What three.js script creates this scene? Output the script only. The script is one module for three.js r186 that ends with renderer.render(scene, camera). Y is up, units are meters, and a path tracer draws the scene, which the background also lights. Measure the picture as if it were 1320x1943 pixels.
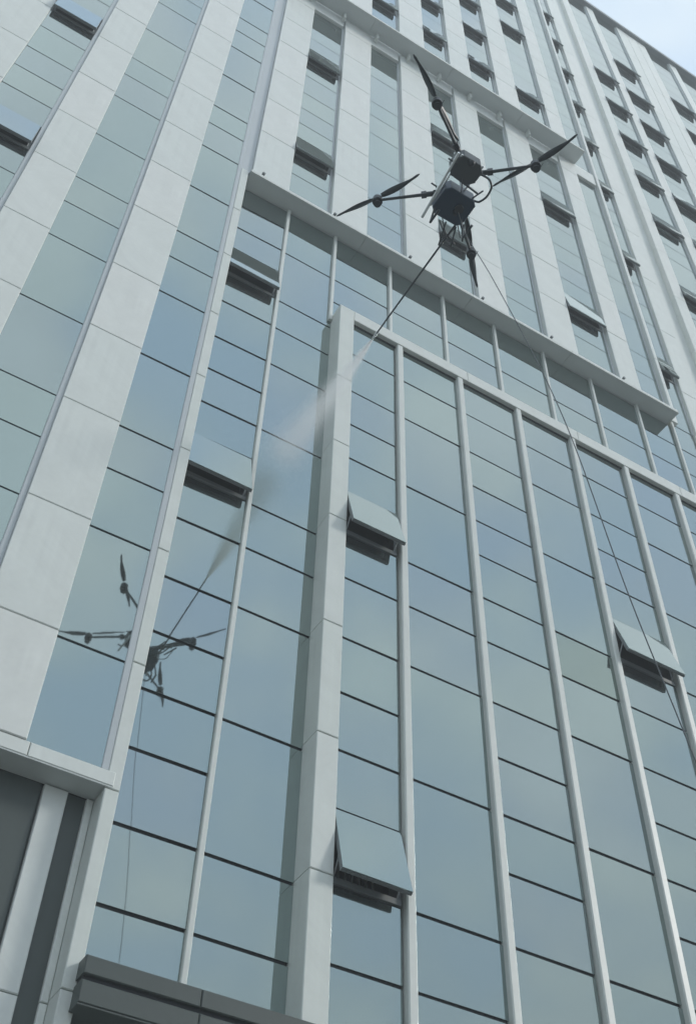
import * as THREE from 'three';
import { mergeGeometries } from 'three/addons/utils/BufferGeometryUtils.js';
import { ImprovedNoise } from 'three/addons/math/ImprovedNoise.js';

// ---------------------------------------------------------------- camera, sky, sun, exposure
// World: x along the facade to the right, y up, z out of the facade towards the street (metres).
const scene = new THREE.Scene();
const camera = new THREE.PerspectiveCamera(47.775, 695 / 1024, 0.05, 800);
camera.position.set(0, 1.6, 9);
{
  const right = new THREE.Vector3(0.856062, 0.023353, 0.516346);
  const up = new THREE.Vector3(-0.406191, 0.648166, 0.644119);
  const back = new THREE.Vector3(-0.319636, -0.761141, 0.564356);
  camera.quaternion.setFromRotationMatrix(new THREE.Matrix4().makeBasis(right, up, back));
}
camera.updateMatrixWorld();

const renderer = new THREE.WebGLRenderer({ antialias: true });
renderer.setSize(695, 1024);
renderer.toneMapping = THREE.LinearToneMapping;
renderer.toneMappingExposure = 2.12;
renderer.shadowMap.enabled = true;

let seed = 20240611;
function rnd() { seed = (seed * 1664525 + 1013904223) >>> 0; return seed / 4294967296; }
const rr = (a, b) => a + (b - a) * rnd();
const gauss = () => Math.sqrt(-2 * Math.log(1 - rnd() * 0.999999)) * Math.cos(6.2831853 * rnd());
const noise = new ImprovedNoise();
function fbm(x, y, z, oct = 5) {
  let s = 0, a = 0.5, n = 0;
  for (let i = 0; i < oct; i++) { s += a * noise.noise(x, y, z); n += a; a *= 0.5; x = x * 2.03 + 7.1; y = y * 2.03 + 3.3; z = z * 2.03 + 5.7; }
  return s / n;
}

// sky: bright thin overcast with soft breaks of blue
{
  const W = 1024, H = 512, d = new Float32Array(W * H * 4);
  for (let j = 0; j < H; j++) {
    const lat = ((j + 0.5) / H - 0.5) * Math.PI;
    for (let i = 0; i < W; i++) {
      const lon = ((i + 0.5) / W - 0.5) * 2 * Math.PI;
      const x = Math.cos(lat) * Math.cos(lon), y = Math.sin(lat), z = Math.cos(lat) * Math.sin(lon);
      const el = Math.max(0, y);
      const k = 1 / (0.35 + el);
      const n1 = fbm(x * k * 1.5 + 1.86, z * k * 1.5 + 16.98, 12.94, 4);
      const n2 = fbm(x * k * 4.2 + 32.86, z * k * 4.2 + 30.98, 17.94, 4);
      const n3 = fbm(x * k * 10 + 3, z * k * 10 + 44, 1.2, 4);
      let c = 0.62 + 1.6 * n1 + 1.5 * n2 + 0.5 * n3;
      c = Math.min(1, Math.max(0, c)); c = c * c * (3 - 2 * c);
      const blue = [0.345 + 0.13 * (1 - el), 0.46 + 0.10 * (1 - el), 0.615 + 0.045 * (1 - el)];
      const density = (0.97 + 0.26 * n2 + 0.1 * n3) * 0.885;
      const cloud = [0.59 * density, 0.665 * density, 0.705 * density];
      const o = (j * W + i) * 4;
      for (let q = 0; q < 3; q++) d[o + q] = (blue[q] * (1 - c) + cloud[q] * c);
      d[o + 3] = 1;
    }
  }
  const t = new THREE.DataTexture(d, W, H, THREE.RGBAFormat, THREE.FloatType);
  t.mapping = THREE.EquirectangularReflectionMapping;
  t.magFilter = THREE.LinearFilter; t.minFilter = THREE.LinearFilter;
  t.wrapS = THREE.RepeatWrapping;
  t.needsUpdate = true;
  scene.background = t; scene.environment = t;
}

const sun = new THREE.DirectionalLight(new THREE.Color(1.0, 0.965, 0.91), 1.5);
sun.position.set(94, 73, 53);
sun.target.position.set(4, 12, 0);
sun.castShadow = true; sun.shadow.radius = 20;
sun.shadow.mapSize.set(2048, 2048);
Object.assign(sun.shadow.camera, { left: -50, right: 50, top: 60, bottom: -40, near: 1, far: 200 });
scene.add(sun, sun.target);

scene.fog = new THREE.FogExp2(new THREE.Color(0.86, 0.92, 0.96), 0.0072);

// ---------------------------------------------------------------- textures and materials
function tex(n, fn, srgb) {
  const d = new Uint8Array(n * n * 4);
  for (let j = 0; j < n; j++) for (let i = 0; i < n; i++) {
    const c = fn(i / n, j / n), o = (j * n + i) * 4;
    for (let q = 0; q < 3; q++) d[o + q] = Math.max(0, Math.min(255, Math.round(255 * (c.length ? c[q] : c))));
    d[o + 3] = 255;
  }
  const t = new THREE.DataTexture(d, n, n, THREE.RGBAFormat);
  t.wrapS = t.wrapT = THREE.RepeatWrapping; t.magFilter = THREE.LinearFilter; t.minFilter = THREE.LinearMipmapLinearFilter; t.generateMipmaps = true;
  if (srgb) t.colorSpace = THREE.SRGBColorSpace;
  t.needsUpdate = true; return t;
}
// tiling noise on a torus
function tn(u, v, f, s) {
  const a = 6.2831853 * u, b = 6.2831853 * v, r = f / 6.2831853;
  return fbm(Math.cos(a) * r + s, Math.sin(a) * r + Math.cos(b) * r * 1.37 + s * 2, Math.sin(b) * r * 1.37 - s, 4);
}
const panelTex = tex(256, (u, v) => {            // faint grime mottling and runs on painted panels
  const m = tn(u, v, 7, 3.1), f = tn(u, v, 40, 9.4), run = tn(u, v * 0.0 + 0.3, 34, 5.5) * Math.max(0, tn(u, v, 3, 1.7) + 0.15);
  const g = 0.96 + 0.035 * m + 0.02 * f + 0.10 * run;
  return [g, g * 1.0, g * 0.99];
}, true);
panelTex.repeat.set(0.35, 0.3);
const waveTex = tex(128, (u, v) => 0.5 + 0.5 * tn(u, v, 3.2, 6.6));
waveTex.repeat.set(0.6, 0.6);
const glassGrime = tex(256, (u, v) => { const g = 0.5 + 0.35 * tn(u, v, 9, 2.2) + 0.25 * tn(u, v, 50, 8.1); return [g, g, g]; });
glassGrime.repeat.set(0.4, 0.4);

const C = (r, g, b) => new THREE.Color().setRGB(r, g, b);
const std = (col, rough, extra = {}) => new THREE.MeshStandardMaterial({ color: col, roughness: rough, metalness: 0, ...extra });
const M = {};
M.panel = [C(0.795, 0.825, 0.81), C(0.775, 0.81, 0.795), C(0.815, 0.835, 0.82)].map((c, i) => {
  const t = panelTex.clone(); t.offset.set(i * 0.37, i * 0.21); t.needsUpdate = true;
  return std(c, 0.42, { map: t });
});
M.alu = std(C(0.74, 0.77, 0.75), 0.38, { map: panelTex });
M.aluGrey = std(C(0.50, 0.54, 0.56), 0.4);
M.fin = [0, 1].map(i => std(C(0.75 - 0.02 * i, 0.785 - 0.015 * i, 0.765 - 0.02 * i), 0.42, { map: M.panel[i].map }));
M.gasket = std(C(0.03, 0.036, 0.04), 0.7);
M.sashGrey = std(C(0.16, 0.18, 0.185), 0.45);
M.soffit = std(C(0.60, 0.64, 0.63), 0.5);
M.sealant = std(C(0.34, 0.36, 0.36), 0.8);
M.bar = std(C(0.14, 0.16, 0.17), 0.6);
M.roomShade = std(C(0.05, 0.055, 0.055), 0.9);  // shade of unlit rooms painted into the base colour
M.slate = std(C(0.075, 0.094, 0.09), 0.5, { map: panelTex });
const glassMat = (r, g, b, rough = 0.025) => new THREE.MeshPhysicalMaterial({ color: C(r, g, b), metalness: 0.92, roughness: rough, bumpMap: waveTex, bumpScale: 0.00022 });
M.glass = [glassMat(0.345, 0.412, 0.402), glassMat(0.334, 0.402, 0.396), glassMat(0.360, 0.420, 0.406), glassMat(0.342, 0.400, 0.402)];
M.glassGreen = glassMat(0.30, 0.355, 0.325);
M.ground = std(C(0.30, 0.30, 0.29), 0.9, { map: tex(256, (u, v) => { const g = 0.8 + 0.2 * tn(u, v, 12, 1) + 0.25 * tn(u, v, 70, 4); return [g, g, g * 0.98]; }, true) });

// ---------------------------------------------------------------- helpers
const counters = {};
function add(parent, geo, mat, name, pos) {
  const m = new THREE.Mesh(geo, mat); m.name = name; m.castShadow = m.receiveShadow = true;
  if (pos) m.position.set(...pos);
  parent.add(m); return m;
}
function thing(name, label, category, pos = [0, 0, 0], group) {
  const g = new THREE.Group(); g.name = name; g.position.set(...pos); g.userData = { label, category };
  if (group) g.userData.group = group;
  scene.add(g); return g;
}
const gc = new Map();
// a box with a chamfered front (z+) edge; uv in metres; origin at its centre
function slab(w, h, d, ch = 0.008) {
  const key = [w, h, d, ch].map(v => v.toFixed(3)).join();
  if (gc.has(key)) return gc.get(key);
  const x = w / 2, y = h / 2, z = d / 2, c = Math.min(ch, w * 0.3, h * 0.3, d * 0.5);
  const P = [], U = [];
  const quad = (a, b, e, f, uv) => { for (const i of [0, 1, 2, 0, 2, 3]) { P.push(...[a, b, e, f][i]); U.push(...uv[i]); } };
  const ring = (ix, zz) => [[-x + ix, -y + ix, zz], [x - ix, -y + ix, zz], [x - ix, y - ix, zz], [-x + ix, y - ix, zz]];
  const R0 = ring(0, -z), R1 = ring(0, z - c), R2 = ring(c, z);
  const uvOf = p => [p[0] + p[2], p[1]];
  const uvTop = p => [p[0], p[1] + p[2]];
  quad(R2[0], R2[1], R2[2], R2[3], R2.map(uvOf));
  for (let i = 0; i < 4; i++) {
    const j = (i + 1) % 4, uf = i % 2 ? uvOf : uvTop;
    quad(R1[i], R1[j], R2[j], R2[i], [R1[i], R1[j], R2[j], R2[i]].map(uf));
    quad(R0[i], R0[j], R1[j], R1[i], [R0[i], R0[j], R1[j], R1[i]].map(uf));
  }
  quad(R0[1], R0[0], R0[3], R0[2], [R0[1], R0[0], R0[3], R0[2]].map(uvOf));
  const g = new THREE.BufferGeometry();
  g.setAttribute('position', new THREE.Float32BufferAttribute(P, 3));
  g.setAttribute('uv', new THREE.Float32BufferAttribute(U, 2));
  g.computeVertexNormals();
  gc.set(key, g); return g;
}
// a slab given by its limits
function lim(parent, name, mat, x0, x1, y0, y1, z0, z1, ch) {
  return add(parent, slab(x1 - x0, y1 - y0, z1 - z0, ch), mat, name, [(x0 + x1) / 2, (y0 + y1) / 2, (z0 + z1) / 2]);
}
function shifted(g, x, y, z, m) { const c = g.clone(); if (m) c.applyMatrix4(m); c.translate(x, y, z); return c; }
function limGeo(x0, x1, y0, y1, z0, z1, ch) { return shifted(slab(x1 - x0, y1 - y0, z1 - z0, ch), (x0 + x1) / 2, (y0 + y1) / 2, (z0 + z1) / 2); }
const V = (x, y, z) => new THREE.Vector3(x, y, z);
function rod(a, b, r0, r1 = r0, seg = 10) {
  const d = b.clone().sub(a), L = d.length();
  const g = new THREE.CylinderGeometry(r1, r0, L, seg);
  g.applyQuaternion(new THREE.Quaternion().setFromUnitVectors(V(0, 1, 0), d.normalize()));
  g.translate((a.x + b.x) / 2, (a.y + b.y) / 2, (a.z + b.z) / 2); return g;
}

// ---------------------------------------------------------------- ground
{
  const g = new THREE.PlaneGeometry(600, 600); g.rotateX(-Math.PI / 2);
  const uv = g.attributes.uv; for (let i = 0; i < uv.count; i++) uv.setXY(i, uv.getX(i) * 300, uv.getY(i) * 300);
  const m = add(scene, g, M.ground, 'ground', [0, 0, 0]); m.userData.kind = 'structure';
}

// ---------------------------------------------------------------- tower
const tower = thing('glass_tower', 'tall office tower with striped glass and white panel facade and projecting white frames', 'building');
const wing = thing('tower_wing', 'farther wing past a vertical groove, rows of open awning windows under a grey roof edge', 'building');

const FL = 5.16;
const rowsN = [7.83, 9.46, 11.13, 12.16], rowsW = [7.83, 8.70, 9.46, 10.27, 11.13, 12.16];
const upLevels = [35.9, 38.97, 42.02, 45.08, 48.2, 51.3];
function rows(kind, y0, y1) {           // transom heights between y0 and y1
  const out = [y0], src = kind === 'W' ? rowsW : rowsN;
  for (let k = -1; k < 6; k++) for (const r of src) { const y = r + k * FL; if (y > y0 + 0.12 && y < y1 - 0.12 && y < 33.4) out.push(y); }
  for (const L of upLevels) for (const r of [0, 0.86, 1.9]) { const y = L + r; if (y > y0 + 0.12 && y < y1 - 0.12 && y > 33.4) out.push(y); }
  out.push(y1); return out.sort((a, b) => a - b);
}
let stuffGlass = [];
function pane(parent, x0, x1, y0, y1, z, gap, mat, near, lean = [0, 0], wob = 0.0018) {
  const w = x1 - x0, h = y1 - y0 - gap;
  // single panes where the photograph shows them; the ones past its edges are joined
  if (parent === tower) near = near && y1 > 5.9 && x1 > -2.3 && y0 < 24.6 + (x0 + 2.5) * 1.8 && x0 < 10.6 + (y1 - 7.8) * 0.3;
  if (!near) { stuffGlass.push(limGeo(x0, x1, y0 + gap / 2, y1 - gap / 2, z - 0.02, z, 0.002)); return; }
  const m = add(parent, slab(w, h, 0.02, 0.002), mat || M.glass[Math.floor(rnd() * 4)], 'glass_pane', [(x0 + x1) / 2, (y0 + y1) / 2, z - 0.01]);
  if (mat) m.userData.label = 'duller grey green pane';
  m.rotation.set(lean[0] + rr(-1, 1) * wob, lean[1] + rr(-1, 1) * wob, 0);
}
// an awning window, hinged at the top, pushed open by `open` radians: frame > sash > pane
function awning(parent, x0, x1, y0, y1, z, open, deep = 0.16, bars = false) {
  const t = 0.045, w = x1 - x0;
  const ring = [
    limGeo(x0, x1, y0, y0 + t * 1.6, z - deep, z + 0.012, 0.004), limGeo(x0, x1, y1 - t, y1, z - deep, z - 0.012, 0.004),
    limGeo(x0, x0 + t, y0 + t * 1.6, y1 - t, z - deep, z - 0.004, 0.004), limGeo(x1 - t, x1, y0 + t * 1.6, y1 - t, z - deep, z - 0.004, 0.004)];
  const cx = (x0 + x1) / 2, cy = (y0 + y1) / 2;
  for (const g of ring) g.translate(-cx, -cy, -z);
  const frame = add(parent, mergeGeometries(ring), M.sashGrey, 'window_frame', [cx, cy, z]);
  const H = y1 - y0 - 0.02, sw = w - 0.012;
  const pivot = m => { m.position.set(0, (y1 - y0) / 2 - 0.01, 0.016); m.rotation.x = -open; };
  const s = 0.05, sashG = mergeGeometries([
    limGeo(-sw / 2, sw / 2, -H, -H + s, -0.04, 0.0), limGeo(-sw / 2, sw / 2, -s, 0, -0.04, 0.0),
    limGeo(-sw / 2, -sw / 2 + s, -H + s, -s, -0.04, -0.002), limGeo(sw / 2 - s, sw / 2, -H + s, -s, -0.04, -0.002)]);
  pivot(add(frame, sashG, M.sashGrey, 'sash'));
  const pg = limGeo(-sw / 2 + 0.004, sw / 2 - 0.004, -H + 0.004, -0.004, 0.002, 0.012, 0.002);
  const pm = add(frame, pg, M.glass[Math.floor(rnd() * 4)], 'sash_pane'); pivot(pm);
  // stay arms on both sides
  const ya = (y1 - y0) / 2 - 0.01, yb = ya - H * 0.72 * Math.cos(open), zb = H * 0.72 * Math.sin(open) - 0.03;
  for (const q of [-1, 1]) add(frame, rod(V(q * (w / 2 - 0.05), ya - H * 0.97, -0.05), V(q * (w / 2 - 0.035), yb, zb), 0.009, 0.009, 6), M.aluGrey, 'stay_arm');
  if (bars) for (let i = 0; i < 8; i++) add(frame, new THREE.CylinderGeometry(0.011, 0.011, 0.62, 8), M.alu, 'baluster', [-w / 2 + 0.12 + i * (w - 0.2) / 7.6, -(y1 - y0) / 2 + 0.34, -0.34]);
}
// a vertical run of glazing: panes between the rows, opened windows where `opens` says
function column(parent, kind, x0, x1, y0, y1, z, o = {}) {
  const r = rows(kind, y0, y1), gap = o.gap ?? 0.034;
  for (let i = 0; i < r.length - 1; i++) {
    const a = r[i], b = r[i + 1];
    const op = (o.opens || []).find(q => Math.abs(q[0] - a) < 0.25);
    const near = !o.near || o.near(a);
    if (i && near) lim(parent, o.bar || 'transom', o.bar ? M.bar : M.gasket, x0 + 0.004, x1 - 0.004, a - 0.028, a + 0.028, z - 0.07, z - 0.024, 0.002);
    if (op && b - a < 1.3 && near) { awning(parent, x0 + 0.006, x1 - 0.006, a + 0.01, b - 0.01, z, op[1] ?? 0.26, 0.16, op[2]); continue; }
    const sp = (o.special || []).find(q => Math.abs(q[0] - a) < 0.2);
    pane(parent, x0, x1, a, b, z, gap, sp && sp[1], near, o.lean, o.wob);
  }
}
function panelStrip(parent, name, x0, x1, y0, y1, z0, z1, near) {
  const js = [y0];
  for (let k = 0; k < 6; k++) for (const r of [7.84, 9.50, 11.17]) { const y = r + k * FL; if (y > y0 + 0.3 && y < y1 - 0.3 && y < 33) js.push(y); }
  for (const L of upLevels) for (const q of [0, 1.53]) { const y = L + q; if (y > y0 + 0.3 && y < y1 - 0.3 && y > 33) js.push(y); }
  js.push(y1);
  lim(parent, 'joint_sealant', M.sealant, x0 + 0.012, x1 - 0.012, y0 + 0.01, y1 - 0.01, z0 - 0.02, z1 - 0.014, 0.002);
  for (let i = 0; i < js.length - 1; i++) {
    if (near && !near(js[i])) { const top = y1; lim(parent, name, M.panel[1], x0, x1, js[i] + 0.005, top, z0, z1); break; }
    const m = lim(parent, name, M.panel[Math.floor(rnd() * 3)], x0, x1, js[i] + 0.005, js[i + 1] - 0.005, z0, z1);
    m.position.z += rr(-0.002, 0.002);
  }
}

const ROOF = 54.7, CAN1 = 21.31, CAN2 = 32.6;
const ZG = 0.2, ZP = 0.3;              // main wall: glass and white panel planes

// near-black mass behind the cladding; its colour carries the dark of unlit rooms
lim(tower, 'inner_wall', M.roomShade, -7.5, 13.9, 0.0, ROOF - 0.5, -8, -0.62, 0.002);
lim(tower, 'backing_wall', M.gasket, -7.45, 2.5, 8.02, ROOF - 0.2, 0.02, 0.045, 0.002);
// --- white panel strips and glass strips of the main wall
const Wst = [[-7.5, -4.96], [-4.06, -3.3], [-2.37, -1.605], [-0.68, 0.0], [0.95, 1.69]];
const Wup = [[2.70, 3.45], [4.35, 5.12], [6.01, 6.83], [7.69, 8.41], [9.36, 10.13], [11.20, 11.76], [12.52, 12.62]];
const nearTop = x => y => y < 31.5 + Math.max(0, x + 2) * 2.4;
for (const [a, b] of Wst) panelStrip(tower, 'cladding_panel', a, b, 8.14, ROOF, 0.10, ZP, nearTop(a));
for (const [a, b] of Wup) panelStrip(tower, 'cladding_panel', a, b, CAN1 + 0.09, ROOF, 0.10, ZP, nearTop(a));
const winUp = (...l) => l.map(v => [v, 0.3]);
const cols = [
  ['W', -4.96, -4.06, []], ['N', -3.3, -2.37, []],
  ['W', -1.605, -0.68, [[18.15, 0.15], [23.31, 0.13], [28.47, 0.13]]], ['N', 0.0, 0.95, []], ['N', 1.69, 2.5, []]];
for (const [k, a, b, opens] of cols) {
  column(tower, k, a, b - 0.075, 8.14, ROOF, ZG + 0.06, { opens, near: nearTop(a), gap: 0.024, bar: 'strip_transom', lean: a > 1.5 ? [-0.006, -0.008] : [0, 0] });
  lim(tower, 'strip_mullion', M.aluGrey, b - 0.075, b, 8.14, ROOF, 0.05, ZG + 0.075);
}
const colsUp = [
  ['W', 3.45, 4.35, [[23.31, 0.17], [28.47, 0.15]]], ['N', 5.12, 6.01, [[35.9, 0.17]]],
  ['W', 6.83, 7.69, [[23.31, 0.17], [28.47, 0.17], [35.9, 0.17], [38.97, 0.17]]], ['N', 8.41, 9.36, [[35.9, 0.17], [38.97, 0.17], [42.02, 0.17]]],
  ['W', 10.13, 11.20, [[23.31, 0.17], [28.47, 0.17], [35.9, 0.17], [42.02, 0.17], [45.08, 0.17]]], ['N', 11.76, 12.52, []]];
for (const [k, a, b, opens] of colsUp) {
  column(tower, k, a, b - 0.05, CAN1 + 0.09, CAN2 - 0.55, ZG, { opens, gap: 0.02, bar: 'strip_transom' });
  column(tower, k, a, b - 0.05, CAN2 + 0.12, ROOF, ZG, { opens, near: nearTop(a), gap: 0.02, bar: 'strip_transom' });
  lim(tower, 'strip_mullion', M.aluGrey, b - 0.05, b - 0.002, CAN1 + 0.09, ROOF, 0.05, ZG + 0.012);
  lim(tower, 'lintel_panel', M.panel[0], a + 0.003, b - 0.05, CAN2 - 0.55, CAN2 + 0.12, 0.1, ZP - 0.02);
}
lim(tower, 'strip_mullion', M.aluGrey, 2.5, 2.7, CAN1 + 0.09, ROOF, 0.05, ZG + 0.05);
// roof slab and parapet of the tower
lim(tower, 'parapet', M.aluGrey, -7.5, 12.62, ROOF, ROOF + 0.7, -8, 0.6);

// --- the left facade's bottom ledge and the dark base wall below it
for (const [a, b] of [[-7.5, -3.9], [-3.9, -0.15], [-0.15, 1.735], [1.735, 2.575]]) lim(tower, 'ledge_panel', M.panel[Math.floor(rnd() * 3)], a + 0.004, b - 0.004, 7.985, 8.14, 0.0, 0.29);
lim(tower, 'ledge_soffit', M.soffit, -7.5, 2.57, 7.968, 7.983, 0.0, 0.285, 0.003);
lim(tower, 'base_wall', M.slate, -7.5, 2.0, 0, 7.966, -0.3, 0.0);
for (const [a, b] of [[2.015, 2.245], [2.43, 2.497]]) for (const [c, d] of [[0, 3.0], [3.0, 6.02], [6.02, 7.96]]) lim(tower, 'base_strip', M.panel[0], a, b, c + 0.006, d - 0.006, -0.1, 0.035);
lim(tower, 'base_wall', M.slate, 2.0, 2.5, 0, 7.965, -0.3, -0.012);

// --- recessed bay: fin, glazing, canopy
const finJ1 = [0, 2.2, 4.2, 6.05, 7.96, 9.5, 11.22, 13.1, 14.75, 16.4, 18.2, 19.8, CAN1 + 0.08];
for (let i = 0; i < finJ1.length - 1; i++) lim(tower, 'fin_panel', M.fin[i % 2], 2.5, 2.64, finJ1[i] + 0.005, finJ1[i + 1] - 0.005, -0.06, 0.28);
// bay columns: [kind, x0, x1, y0, y1, opens]
const bay = [['W', 2.64, 3.585, 0.4, [[12.99, 0.21], [18.15, 0.21]]], ['N', 3.655, 4.64, 0.4, []],
  ['W', 4.64, 5.77, 18.2, []], ['N', 5.83, 6.97, 18.2, []], ['W', 7.03, 8.17, 18.2, []], ['N', 8.23, 9.37, 18.2, []], ['W', 9.43, 10.57, 18.2, []], ['N', 10.63, 11.77, 18.2, []],
  ['W', 11.83, 12.74, 18.2, []]];
for (const [k, a, b, y0, opens] of bay) column(tower, k, a, b, y0, CAN1 - 0.015, 0.0, { opens: opens.map(q => [q[0], q[1]]), gap: 0.036, lean: a < 3 ? [-0.007, -0.02] : [0, 0] });
for (const x of [3.585, 4.575, 5.77, 6.97, 8.17, 9.37, 10.57, 11.77, 12.74]) {
  lim(tower, 'bay_mullion', M.alu, x, x + 0.06, x < 4 ? 0.4 : x < 5 ? 18.34 : 17.9, x > 12.7 ? CAN1 + 0.095 : CAN1 - 0.004, -0.05, 0.055);
}
column(tower, 'W', 12.80, 13.40, 0.4, CAN1 + 0.1, 0.0, { gap: 0.034 }); column(tower, 'N', 13.46, 13.9, 0.4, CAN1 + 0.1, 0.0, { gap: 0.034 });
lim(tower, 'bay_mullion', M.alu, 13.40, 13.46, 0.4, CAN1 + 0.1, -0.05, 0.05);
// canopy over the bay: soffit and edge panels
for (const [a, b] of [[2.665, 5.1], [5.1, 7.5], [7.5, 9.9], [9.9, 12.66]]) {
  lim(tower, 'canopy_soffit', M.soffit, a + 0.003, b - 0.003, CAN1, CAN1 + 0.05, -0.5, 0.325, 0.003);
  lim(tower, 'canopy_edge', M.alu, a + 0.003, b - 0.003, CAN1 - 0.006, CAN1 + 0.085, 0.326, 0.345, 0.004);
}
lim(tower, 'canopy_end', M.alu, 12.66, 12.675, CAN1 - 0.006, CAN1 + 0.085, 0.0, 0.345, 0.004);
lim(tower, 'canopy_top', M.aluGrey, 2.66, 12.66, CAN1 + 0.052, CAN1 + 0.08, -0.5, 0.324, 0.003);
for (const x of [2.9, 4.40, 6.06, 7.74, 9.41, 11.25]) add(tower, new THREE.CylinderGeometry(0.03, 0.03, 0.05, 10), M.sashGrey, 'fixing_bolt', [x, CAN1 + 0.16, 0.34]).rotation.x = Math.PI / 2;

// --- upper canopy
for (const [a, b] of [[2.70, 5.0], [5.0, 7.4], [7.4, 9.7], [9.7, 11.77]]) {
  lim(tower, 'canopy_soffit', M.soffit, a + 0.003, b - 0.003, CAN2, CAN2 + 0.05, ZP + 0.002, 0.72, 0.003);
  lim(tower, 'canopy_edge', M.alu, a + 0.003, b - 0.003, CAN2 - 0.006, CAN2 + 0.085, 0.721, 0.742, 0.004);
}
lim(tower, 'canopy_end', M.alu, 11.77, 11.785, CAN2 - 0.006, CAN2 + 0.085, ZP + 0.002, 0.742, 0.004);
lim(tower, 'canopy_top', M.aluGrey, 2.70, 11.77, CAN2 + 0.052, CAN2 + 0.08, ZP + 0.002, 0.72, 0.003);
for (const x of [3.28, 4.25, 5.23, 6.21, 7.18, 8.16, 9.13, 10.1, 11.07]) lim(tower, 'canopy_bracket', M.alu, x - 0.03, x + 0.03, CAN2 - 0.32, CAN2 - 0.004, ZP + 0.001, ZP + 0.14, 0.004);

// --- projecting inner frame with its own curtain wall
const F = 0.31, FG = 0.22, FT = 18.22;
const finJ2 = [0, 1.6, 3.2, 4.8, 6.3, 7.86, 9.53, 11.2, 13.13, 14.75, 16.4, FT + 0.27];
for (let i = 0; i < finJ2.length - 1; i++) lim(tower, 'fin_panel', M.fin[(i + 1) % 2], 4.64, 4.91, finJ2[i] + 0.005, finJ2[i + 1] - 0.005, -0.04, F);
for (const [a, b] of [[4.912, 7.2], [7.2, 9.6], [9.6, 12.0], [12.0, 13.9]]) lim(tower, 'head_beam', M.alu, a + 0.002, b - 0.002, FT, FT + 0.28, -0.03, F - 0.004);
lim(tower, 'head_cover', M.gasket, 4.912, 13.9, FT - 0.03, FT - 0.002, 0.05, FG + 0.012, 0.003);
const mR = [5.88, 7.10, 8.33, 9.52, 10.74, 11.95, 13.16];
const kinds = ['W', 'N', 'W', 'N', 'W', 'N', 'W'];
let left = 4.91;
mR.forEach((r, i) => {
  const opens = i === 0 ? [[7.83, 0.255, true], [12.99, 0.27]] : i === 4 ? [[12.99, 0.27]] : [];
  column(tower, kinds[i], left, r - (kinds[i] === 'W' ? 0.128 : 0.112), 0.4, FT - 0.03, FG, { opens, special: i === 3 ? [[12.16, M.glassGreen]] : [], gap: 0.036, wob: 0.0045 });
  lim(tower, 'frame_mullion', M.alu, r - 0.11, r, 0.3, FT - 0.001, 0.05, F - 0.012, 0.014);
  left = r;
});
column(tower, 'N', 13.16, 13.9, 0.4, FT - 0.03, FG, { gap: 0.036 });

// --- entrance canopy at the foot of the bay
{
  const seg = [[2.60, 3.63], [3.63, 4.85], [4.85, 6.1], [6.1, 8.5], [8.5, 11.2], [11.2, 13.9]];
  for (const [a, b] of seg) {
    lim(tower, 'canopy_fascia', M.slate, a + 0.003, b - 0.003, 6.135, 6.29, -0.02, 0.45);
    lim(tower, 'canopy_fascia', M.slate, a + 0.003, b - 0.003, 5.90, 6.085, -0.02, 0.45);
  }
  lim(tower, 'canopy_core', M.gasket, 2.62, 13.9, 5.93, 6.27, -0.02, 0.41, 0.003);
  lim(tower, 'canopy_soffit', M.slate, 2.60, 13.9, 5.88, 5.897, -0.02, 0.446, 0.004);
}

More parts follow.
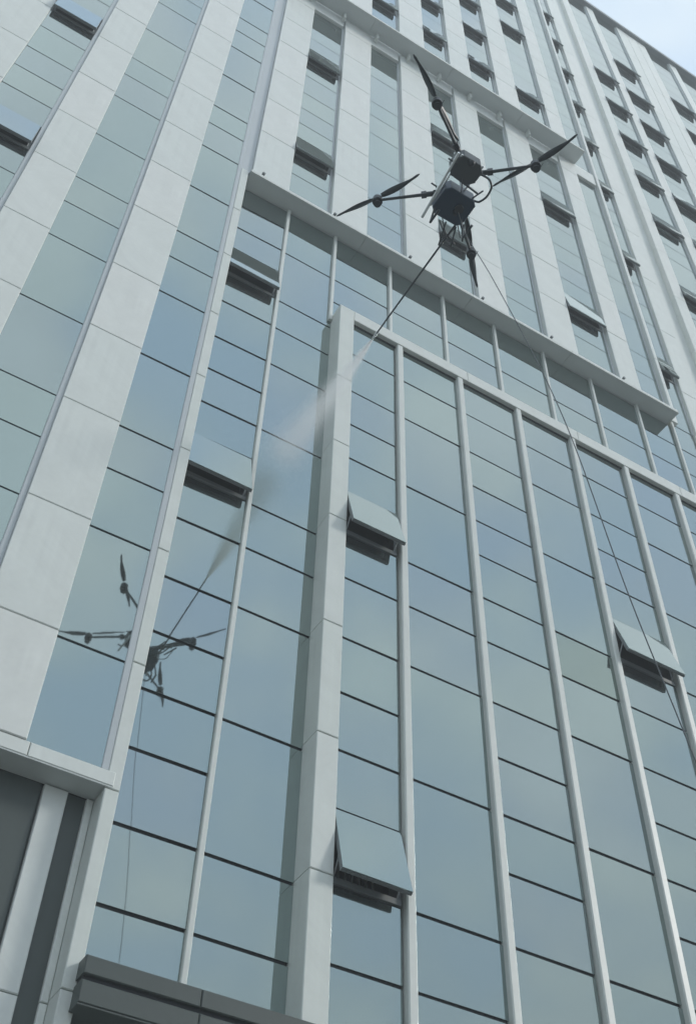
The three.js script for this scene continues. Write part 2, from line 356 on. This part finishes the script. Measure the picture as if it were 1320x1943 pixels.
// ---------------------------------------------------------------- farther wing
{
  const y0 = CAN1 + 0.1, zp = 0.08;
  lim(wing, 'inner_wall', M.roomShade, 13.92, 34, 0, ROOF - 0.5, -8, -0.6, 0.002);  // room shade put into its near-black colour
  const Wl = [[12.64, 12.92], [13.42, 13.9], [14.5, 14.9], [16.05, 16.45], [17.75, 18.3], [18.32, 18.9], [18.92, 19.4], [20.8, 21.2], [22.5, 24.2], [25.5, 25.9], [27.2, 28.9], [30.2, 34]];
  const bands = [CAN1 + 0.1, 23.0, 25.6, 28.2, 30.8, 33.4, 35.9, 38.97, 42.02, 45.08, 48.2, 51.3, ROOF];
  for (const [a, b] of Wl) for (let i = a > 14 ? 0 : 0; i < bands.length - 1; i++)
    lim(wing, 'cladding_panel', M.panel[Math.floor(rnd() * 3)], a, b, bands[i] + 0.006, bands[i + 1] - 0.006, -0.1, zp);
  lim(wing, 'groove_wall', M.panel[1], 13.9, 14.5, 0, ROOF, -0.5, -0.06);
  const Gl = [[12.92, 13.42, 49], [14.9, 16.05, 46], [16.45, 17.75, 49], [19.4, 20.8, 49], [21.2, 22.5, 46], [24.2, 25.5, 49], [25.9, 27.2, 46], [28.9, 30.2, 49]];
  const lower = [23.31, 28.47];
  for (const [a, b, top] of Gl) {
    const opens = [];
    for (const l of lower) opens.push([l, a < 13 ? 0.2 : 0.17]);
    opens.push([32.75, 0.16]);
    for (const l of upLevels) if (l < top) opens.push([l, a < 13 ? 0.18 : rr(0.15, 0.2)]);
    const r = [];
    for (const k of [0, 1]) for (const q of [23.31, 24.18, 25.75, 26.61, 27.64]) r.push(q + k * FL);
    r.push(32.75, 33.6);
    for (const l of upLevels) r.push(l, l + 0.9, l + 1.9);
    const ys = [y0, ...r, ROOF];
    for (let i = 0; i < ys.length - 1; i++) {
      const op = opens.find(q => Math.abs(q[0] - ys[i]) < 0.02);
      if (op && a < 24) awning(wing, a + 0.004, b - 0.054, ys[i] + 0.01, ys[i + 1] - 0.01, 0, op[1]);
      else pane(wing, a, b - 0.05, ys[i], ys[i + 1], 0, 0.03, null, a < 24);
    }
    lim(wing, 'strip_mullion', M.aluGrey, b - 0.05, b - 0.002, y0, ROOF, -0.1, 0.02);
  }
  lim(wing, 'roof_coping', M.sashGrey, 12.64, 34, ROOF + 0.002, ROOF + 0.3, -8, 0.22);
  lim(wing, 'lower_wall', M.slate, 13.92, 34, 0, y0, -0.5, -0.05);
}
if (stuffGlass.length) { const m = add(tower, mergeGeometries(stuffGlass), M.glass[1], 'glass_field'); m.userData.kind = 'stuff'; }

// ---------------------------------------------------------------- cleaning drone
const DY = 14.2, DC = V(3.76, DY, 4.58);
const carbon = std(C(0.035, 0.045, 0.05), 0.38), black = std(C(0.03, 0.036, 0.042), 0.5), hull = std(C(0.055, 0.065, 0.07), 0.45);
const blue = std(C(0.012, 0.035, 0.065), 0.35), silver = new THREE.MeshStandardMaterial({ color: C(0.82, 0.85, 0.86), metalness: 0.6, roughness: 0.25 });
const hoseMat = std(C(0.07, 0.085, 0.095), 0.5);
const drone = thing('cleaning_drone', 'black four rotor drone with dark blue tank and long spray lance hovering before the facade', 'drone', DC.toArray());
const L = (x, y, z) => V(x - DC.x, y - DC.y, z - DC.z);
function bevelBox(w, h, d, b) {
  const s = new THREE.Shape(); const x = w / 2 - b, z = d / 2 - b;
  s.moveTo(-x - b, -z); s.lineTo(-x - b, z); s.lineTo(-x, z + b); s.lineTo(x, z + b); s.lineTo(x + b, z); s.lineTo(x + b, -z); s.lineTo(x, -z - b); s.lineTo(-x, -z - b);
  const g = new THREE.ExtrudeGeometry(s, { depth: h - 0.02, bevelEnabled: true, bevelThickness: 0.01, bevelSize: 0.008, bevelSegments: 1 });
  g.rotateX(-Math.PI / 2); g.translate(0, -h / 2 + 0.01, 0); return g;
}
{
  const hub = add(drone, bevelBox(0.33, 0.18, 0.26, 0.06), hull, 'hull', L(3.73, 14.10, 4.82).toArray());
  add(hub, new THREE.SphereGeometry(0.04, 16, 12), black, 'camera_ball', [0.0, -0.10, 0.11]);
  add(hub, bevelBox(0.24, 0.05, 0.20, 0.05), black, 'battery', [0.0, 0.115, 0.0]);
  const tank = add(drone, bevelBox(0.40, 0.20, 0.35, 0.05), blue, 'tank', L(3.835, 14.02, 4.42).toArray());
  add(tank, new THREE.CylinderGeometry(0.05, 0.05, 0.04, 16), black, 'drain_cap', [0.06, -0.115, 0.02]);
  add(tank, new THREE.CylinderGeometry(0.02, 0.02, 0.10, 10), black, 'hose_fitting', [0.04, -0.13, -0.04]);
  // landing skids
  const skid = add(drone, rod(L(3.52, 13.93, 4.98), L(3.60, 13.93, 4.12), 0.016), silver, 'landing_skid');
  for (const z of [4.86, 4.46]) add(skid, rod(L(3.535, 13.93, z), L(3.63, 14.10, z - 0.02), 0.011), black, 'skid_strut');
  for (const z of [4.86, 4.52]) add(skid, rod(L(3.535, 13.93, z), L(3.46, 13.94, z), 0.010), black, 'skid_peg');
  add(drone, rod(L(3.595, 14.03, 4.95), L(3.63, 14.03, 4.26), 0.012), silver, 'side_rail');
  add(drone, rod(L(3.88, 14.06, 4.95), L(3.86, 14.06, 4.50), 0.012), silver, 'side_rail');
  const loop = new THREE.CatmullRomCurve3([L(3.88, 14.10, 4.84), L(4.00, 13.99, 4.88), L(4.07, 13.95, 4.83), L(4.085, 13.94, 4.71), L(4.05, 13.95, 4.61), L(3.98, 14.0, 4.57)], false, 'catmullrom', 0.35);
  const sk2 = add(drone, new THREE.TubeGeometry(loop, 30, 0.013, 8), carbon, 'landing_skid');
  add(sk2, rod(L(3.96, 13.97, 4.58), L(4.02, 13.97, 4.74), 0.010), carbon, 'skid_strut');
  // arms, motors, propellers
  const rot = [[3.07, 5.23, 3.62, 4.88, Math.atan2(0.20, -0.29)], [4.42, 5.22, 3.94, 4.82, Math.atan2(0.73, 0.41)], [3.12, 3.92, 3.63, 4.34, Math.atan2(0.87, 0.61)], [4.43, 3.94, 3.97, 4.30, Math.atan2(-0.78, 0.62)]];
  for (const [x, z, bx, bz, ang] of rot) {
    const p = L(x, DY, z), b = L(bx, DY - 0.01, bz);
    const arm = add(drone, mergeGeometries([rod(b, p, 0.021, 0.016, 12), rod(b.clone().lerp(p, -0.12), b.clone().lerp(p, 0.16), 0.034, 0.030, 12)]), carbon, 'arm');
    const jt = b.clone().lerp(p, 0.18);
    const cl = add(arm, new THREE.BoxGeometry(0.06, 0.065, 0.06), black, 'arm_clamp', jt.toArray()); cl.rotation.y = -Math.atan2(p.z - b.z, p.x - b.x);
    const motor = add(drone, mergeGeometries([new THREE.CylinderGeometry(0.055, 0.06, 0.085, 18), new THREE.CylinderGeometry(0.03, 0.045, 0.06, 14).translate(0, -0.07, 0), new THREE.CylinderGeometry(0.02, 0.02, 0.05, 10).translate(0, 0.06, 0)].map(g => g.toNonIndexed())), black, 'motor', p.toArray());
    add(motor, new THREE.CylinderGeometry(0.004, 0.004, 0.09, 6).rotateX(1.2), black, 'antenna_pin', [0.03, -0.09, 0.05]);
    // two-bladed propeller, twisted and drooping upwards under load
    for (const s of [0, Math.PI]) {
      const n = 14, P = [], I = [];
      for (let i = 0; i <= n; i++) {
        const t = i / n, r = 0.05 + 0.50 * t, c = (0.030 + 0.050 * Math.sin(Math.PI * Math.min(1, t * 1.15 + 0.12)) * (1 - 0.35 * t)) * (t > 0.93 ? 1 - (t - 0.93) * 9 : 1);
        const tw = 0.42 * (1 - 0.72 * t), y = 0.075 + 0.055 * t * t, sweep = 0.05 * t * t;
        for (const [q, th] of [[-0.4, 0.0], [0.1, 0.006], [0.6, 0.0], [0.1, -0.003]]) P.push(r, y + Math.sin(tw) * q * c + th, sweep + Math.cos(tw) * q * c);
      }
      for (let i = 0; i < n; i++) for (let q = 0; q < 4; q++) { const a = i * 4 + q, b2 = i * 4 + (q + 1) % 4; I.push(a, b2, a + 4, b2, b2 + 4, a + 4); }
      I.push(0, 2, 1, 0, 3, 2, n * 4, n * 4 + 1, n * 4 + 2, n * 4, n * 4 + 2, n * 4 + 3);
      const g = new THREE.BufferGeometry(); g.setAttribute('position', new THREE.Float32BufferAttribute(P, 3)); g.setIndex(I); g.computeVertexNormals();
      add(motor, g, carbon, 'propeller_blade').rotation.y = -ang + s;
    }
  }
  // folding frame tubes under the hull, cable loom and legs
  for (const [a, b] of [[[3.60, 14.02, 4.70], [4.00, 14.02, 4.66]], [[3.62, 14.05, 4.30], [4.02, 14.05, 4.28]]]) add(drone, rod(L(...a), L(...b), 0.012), carbon, 'cross_tube');
  for (const [a, b, c] of [[[3.74, 14.0, 4.72], [3.80, 13.93, 4.62], [3.82, 13.96, 4.50]], [[3.96, 13.96, 4.30], [4.10, 13.90, 4.16], [4.20, 14.12, 4.12]], [[3.78, 13.95, 4.26], [3.90, 13.86, 4.14], [4.02, 13.98, 4.02]]])
    add(drone, new THREE.TubeGeometry(new THREE.CatmullRomCurve3([L(...a), L(...b), L(...c)]), 14, 0.007, 6), black, 'cable');
  for (const [x, z] of [[3.66, 4.30], [3.99, 4.34]]) add(drone, mergeGeometries([rod(L(x, 13.95, z), L(x + (x < 3.8 ? -0.04 : 0.05), 13.62, z - 0.06), 0.012), rod(L(x + (x < 3.8 ? -0.04 : 0.05), 13.62, z - 0.06), L(x + (x < 3.8 ? -0.04 : 0.05), 13.62, z + 0.12), 0.014)]), carbon, 'landing_leg');
  // front pump bracket: tubes between the tank and the lance
  const br = [rod(L(3.88, 13.98, 4.20), L(3.98, 14.0, 3.90), 0.010), rod(L(4.02, 14.0, 4.20), L(4.12, 14.02, 3.95), 0.010), rod(L(4.10, 14.06, 4.25), L(4.22, 14.1, 4.05), 0.012), rod(L(3.90, 14.0, 4.10), L(4.14, 14.02, 4.0), 0.008), rod(L(4.03, 14.02, 4.18), L(3.95, 13.96, 3.95), 0.008), rod(L(3.80, 13.98, 4.18), L(3.97, 13.99, 4.05), 0.008)];
  add(drone, mergeGeometries(br), carbon, 'pump_bracket');
  const lance = add(drone, rod(L(4.0, 14.0, 4.22), L(4.0, 14.0, 2.42), 0.013, 0.010, 10), carbon, 'spray_lance');
  add(lance, rod(L(4.0, 14.0, 2.50), L(4.0, 14.0, 2.38), 0.017, 0.010, 10), silver, 'nozzle');
}

// supply hose from the tank down to the pavement
{
  const pts = [V(3.90, 13.88, 4.41), V(3.93, 13.4, 4.44), V(4.08, 12.2, 4.62), V(4.42, 9.9, 4.85), V(4.60, 7.45, 5.0), V(4.73, 6.05, 5.1), V(4.95, 3.2, 5.3), V(5.12, 1.0, 5.55), V(5.35, 0.12, 5.9), V(5.9, 0.016, 6.5), V(7.0, 0.016, 7.4), V(8.6, 0.016, 7.7)];
  const c = new THREE.CatmullRomCurve3(pts, false, 'centripetal');
  const m = add(scene, new THREE.TubeGeometry(c, 160, 0.0046, 8), hoseMat, 'supply_hose');
  m.userData = { label: 'thin black supply hose hanging in front of the glass from the drone to the ground', category: 'hose' };
}

// water jet: drops leaving the nozzle, fanning out and bursting on the glass
{
  const mat = new THREE.MeshPhysicalMaterial({ color: C(0.97, 0.98, 0.985), roughness: 1, transmission: 0.55, thickness: 0, side: THREE.DoubleSide });
  const g = new THREE.CircleGeometry(1, 5);
  const N = 370000, im = new THREE.InstancedMesh(g, mat, N);
  const m4 = new THREE.Matrix4(), q = new THREE.Quaternion(), s = new THREE.Vector3(), p = new THREE.Vector3(), e = new THREE.Euler();
  for (let i = 0; i < N; i++) {
    const u = rnd();
    if (u < 0.92) {                     // the jet
      const t = 0.94 * Math.pow(rnd(), 0.85), z = 2.38 - 2.34 * t;
      const sp = 0.010 + 0.33 * t;
      p.set(4.0 - 0.10 * t * t + gauss() * sp * 0.5, 14.0 - 0.02 * t + gauss() * sp * 0.62, z);
      s.setScalar(rr(0.0007, 0.0014));
    } else {                            // spray thrown back from the glass
      const z = 0.02 + Math.abs(gauss()) * 0.22;
      p.set(3.88 + gauss() * 0.34, 14.02 + gauss() * 0.46, z);
      s.setScalar(rr(0.0007, 0.0012));
    }
    e.set(gauss() * 0.42, gauss() * 0.42, rr(0, 6.283));   // flattened drops, faced outward from the wall to brighten the spray q.setFromEuler(e);
    im.setMatrixAt(i, m4.compose(p, q, s));
  }
  im.name = 'water_spray'; im.userData = { kind: 'stuff', label: 'white fan of water spray from the lance hitting the glass', category: 'water' };
  im.castShadow = im.receiveShadow = true; scene.add(im);
}

scene.traverse(o => { if (o.isMesh) { o.castShadow = true; o.receiveShadow = true; } });
renderer.render(scene, camera);
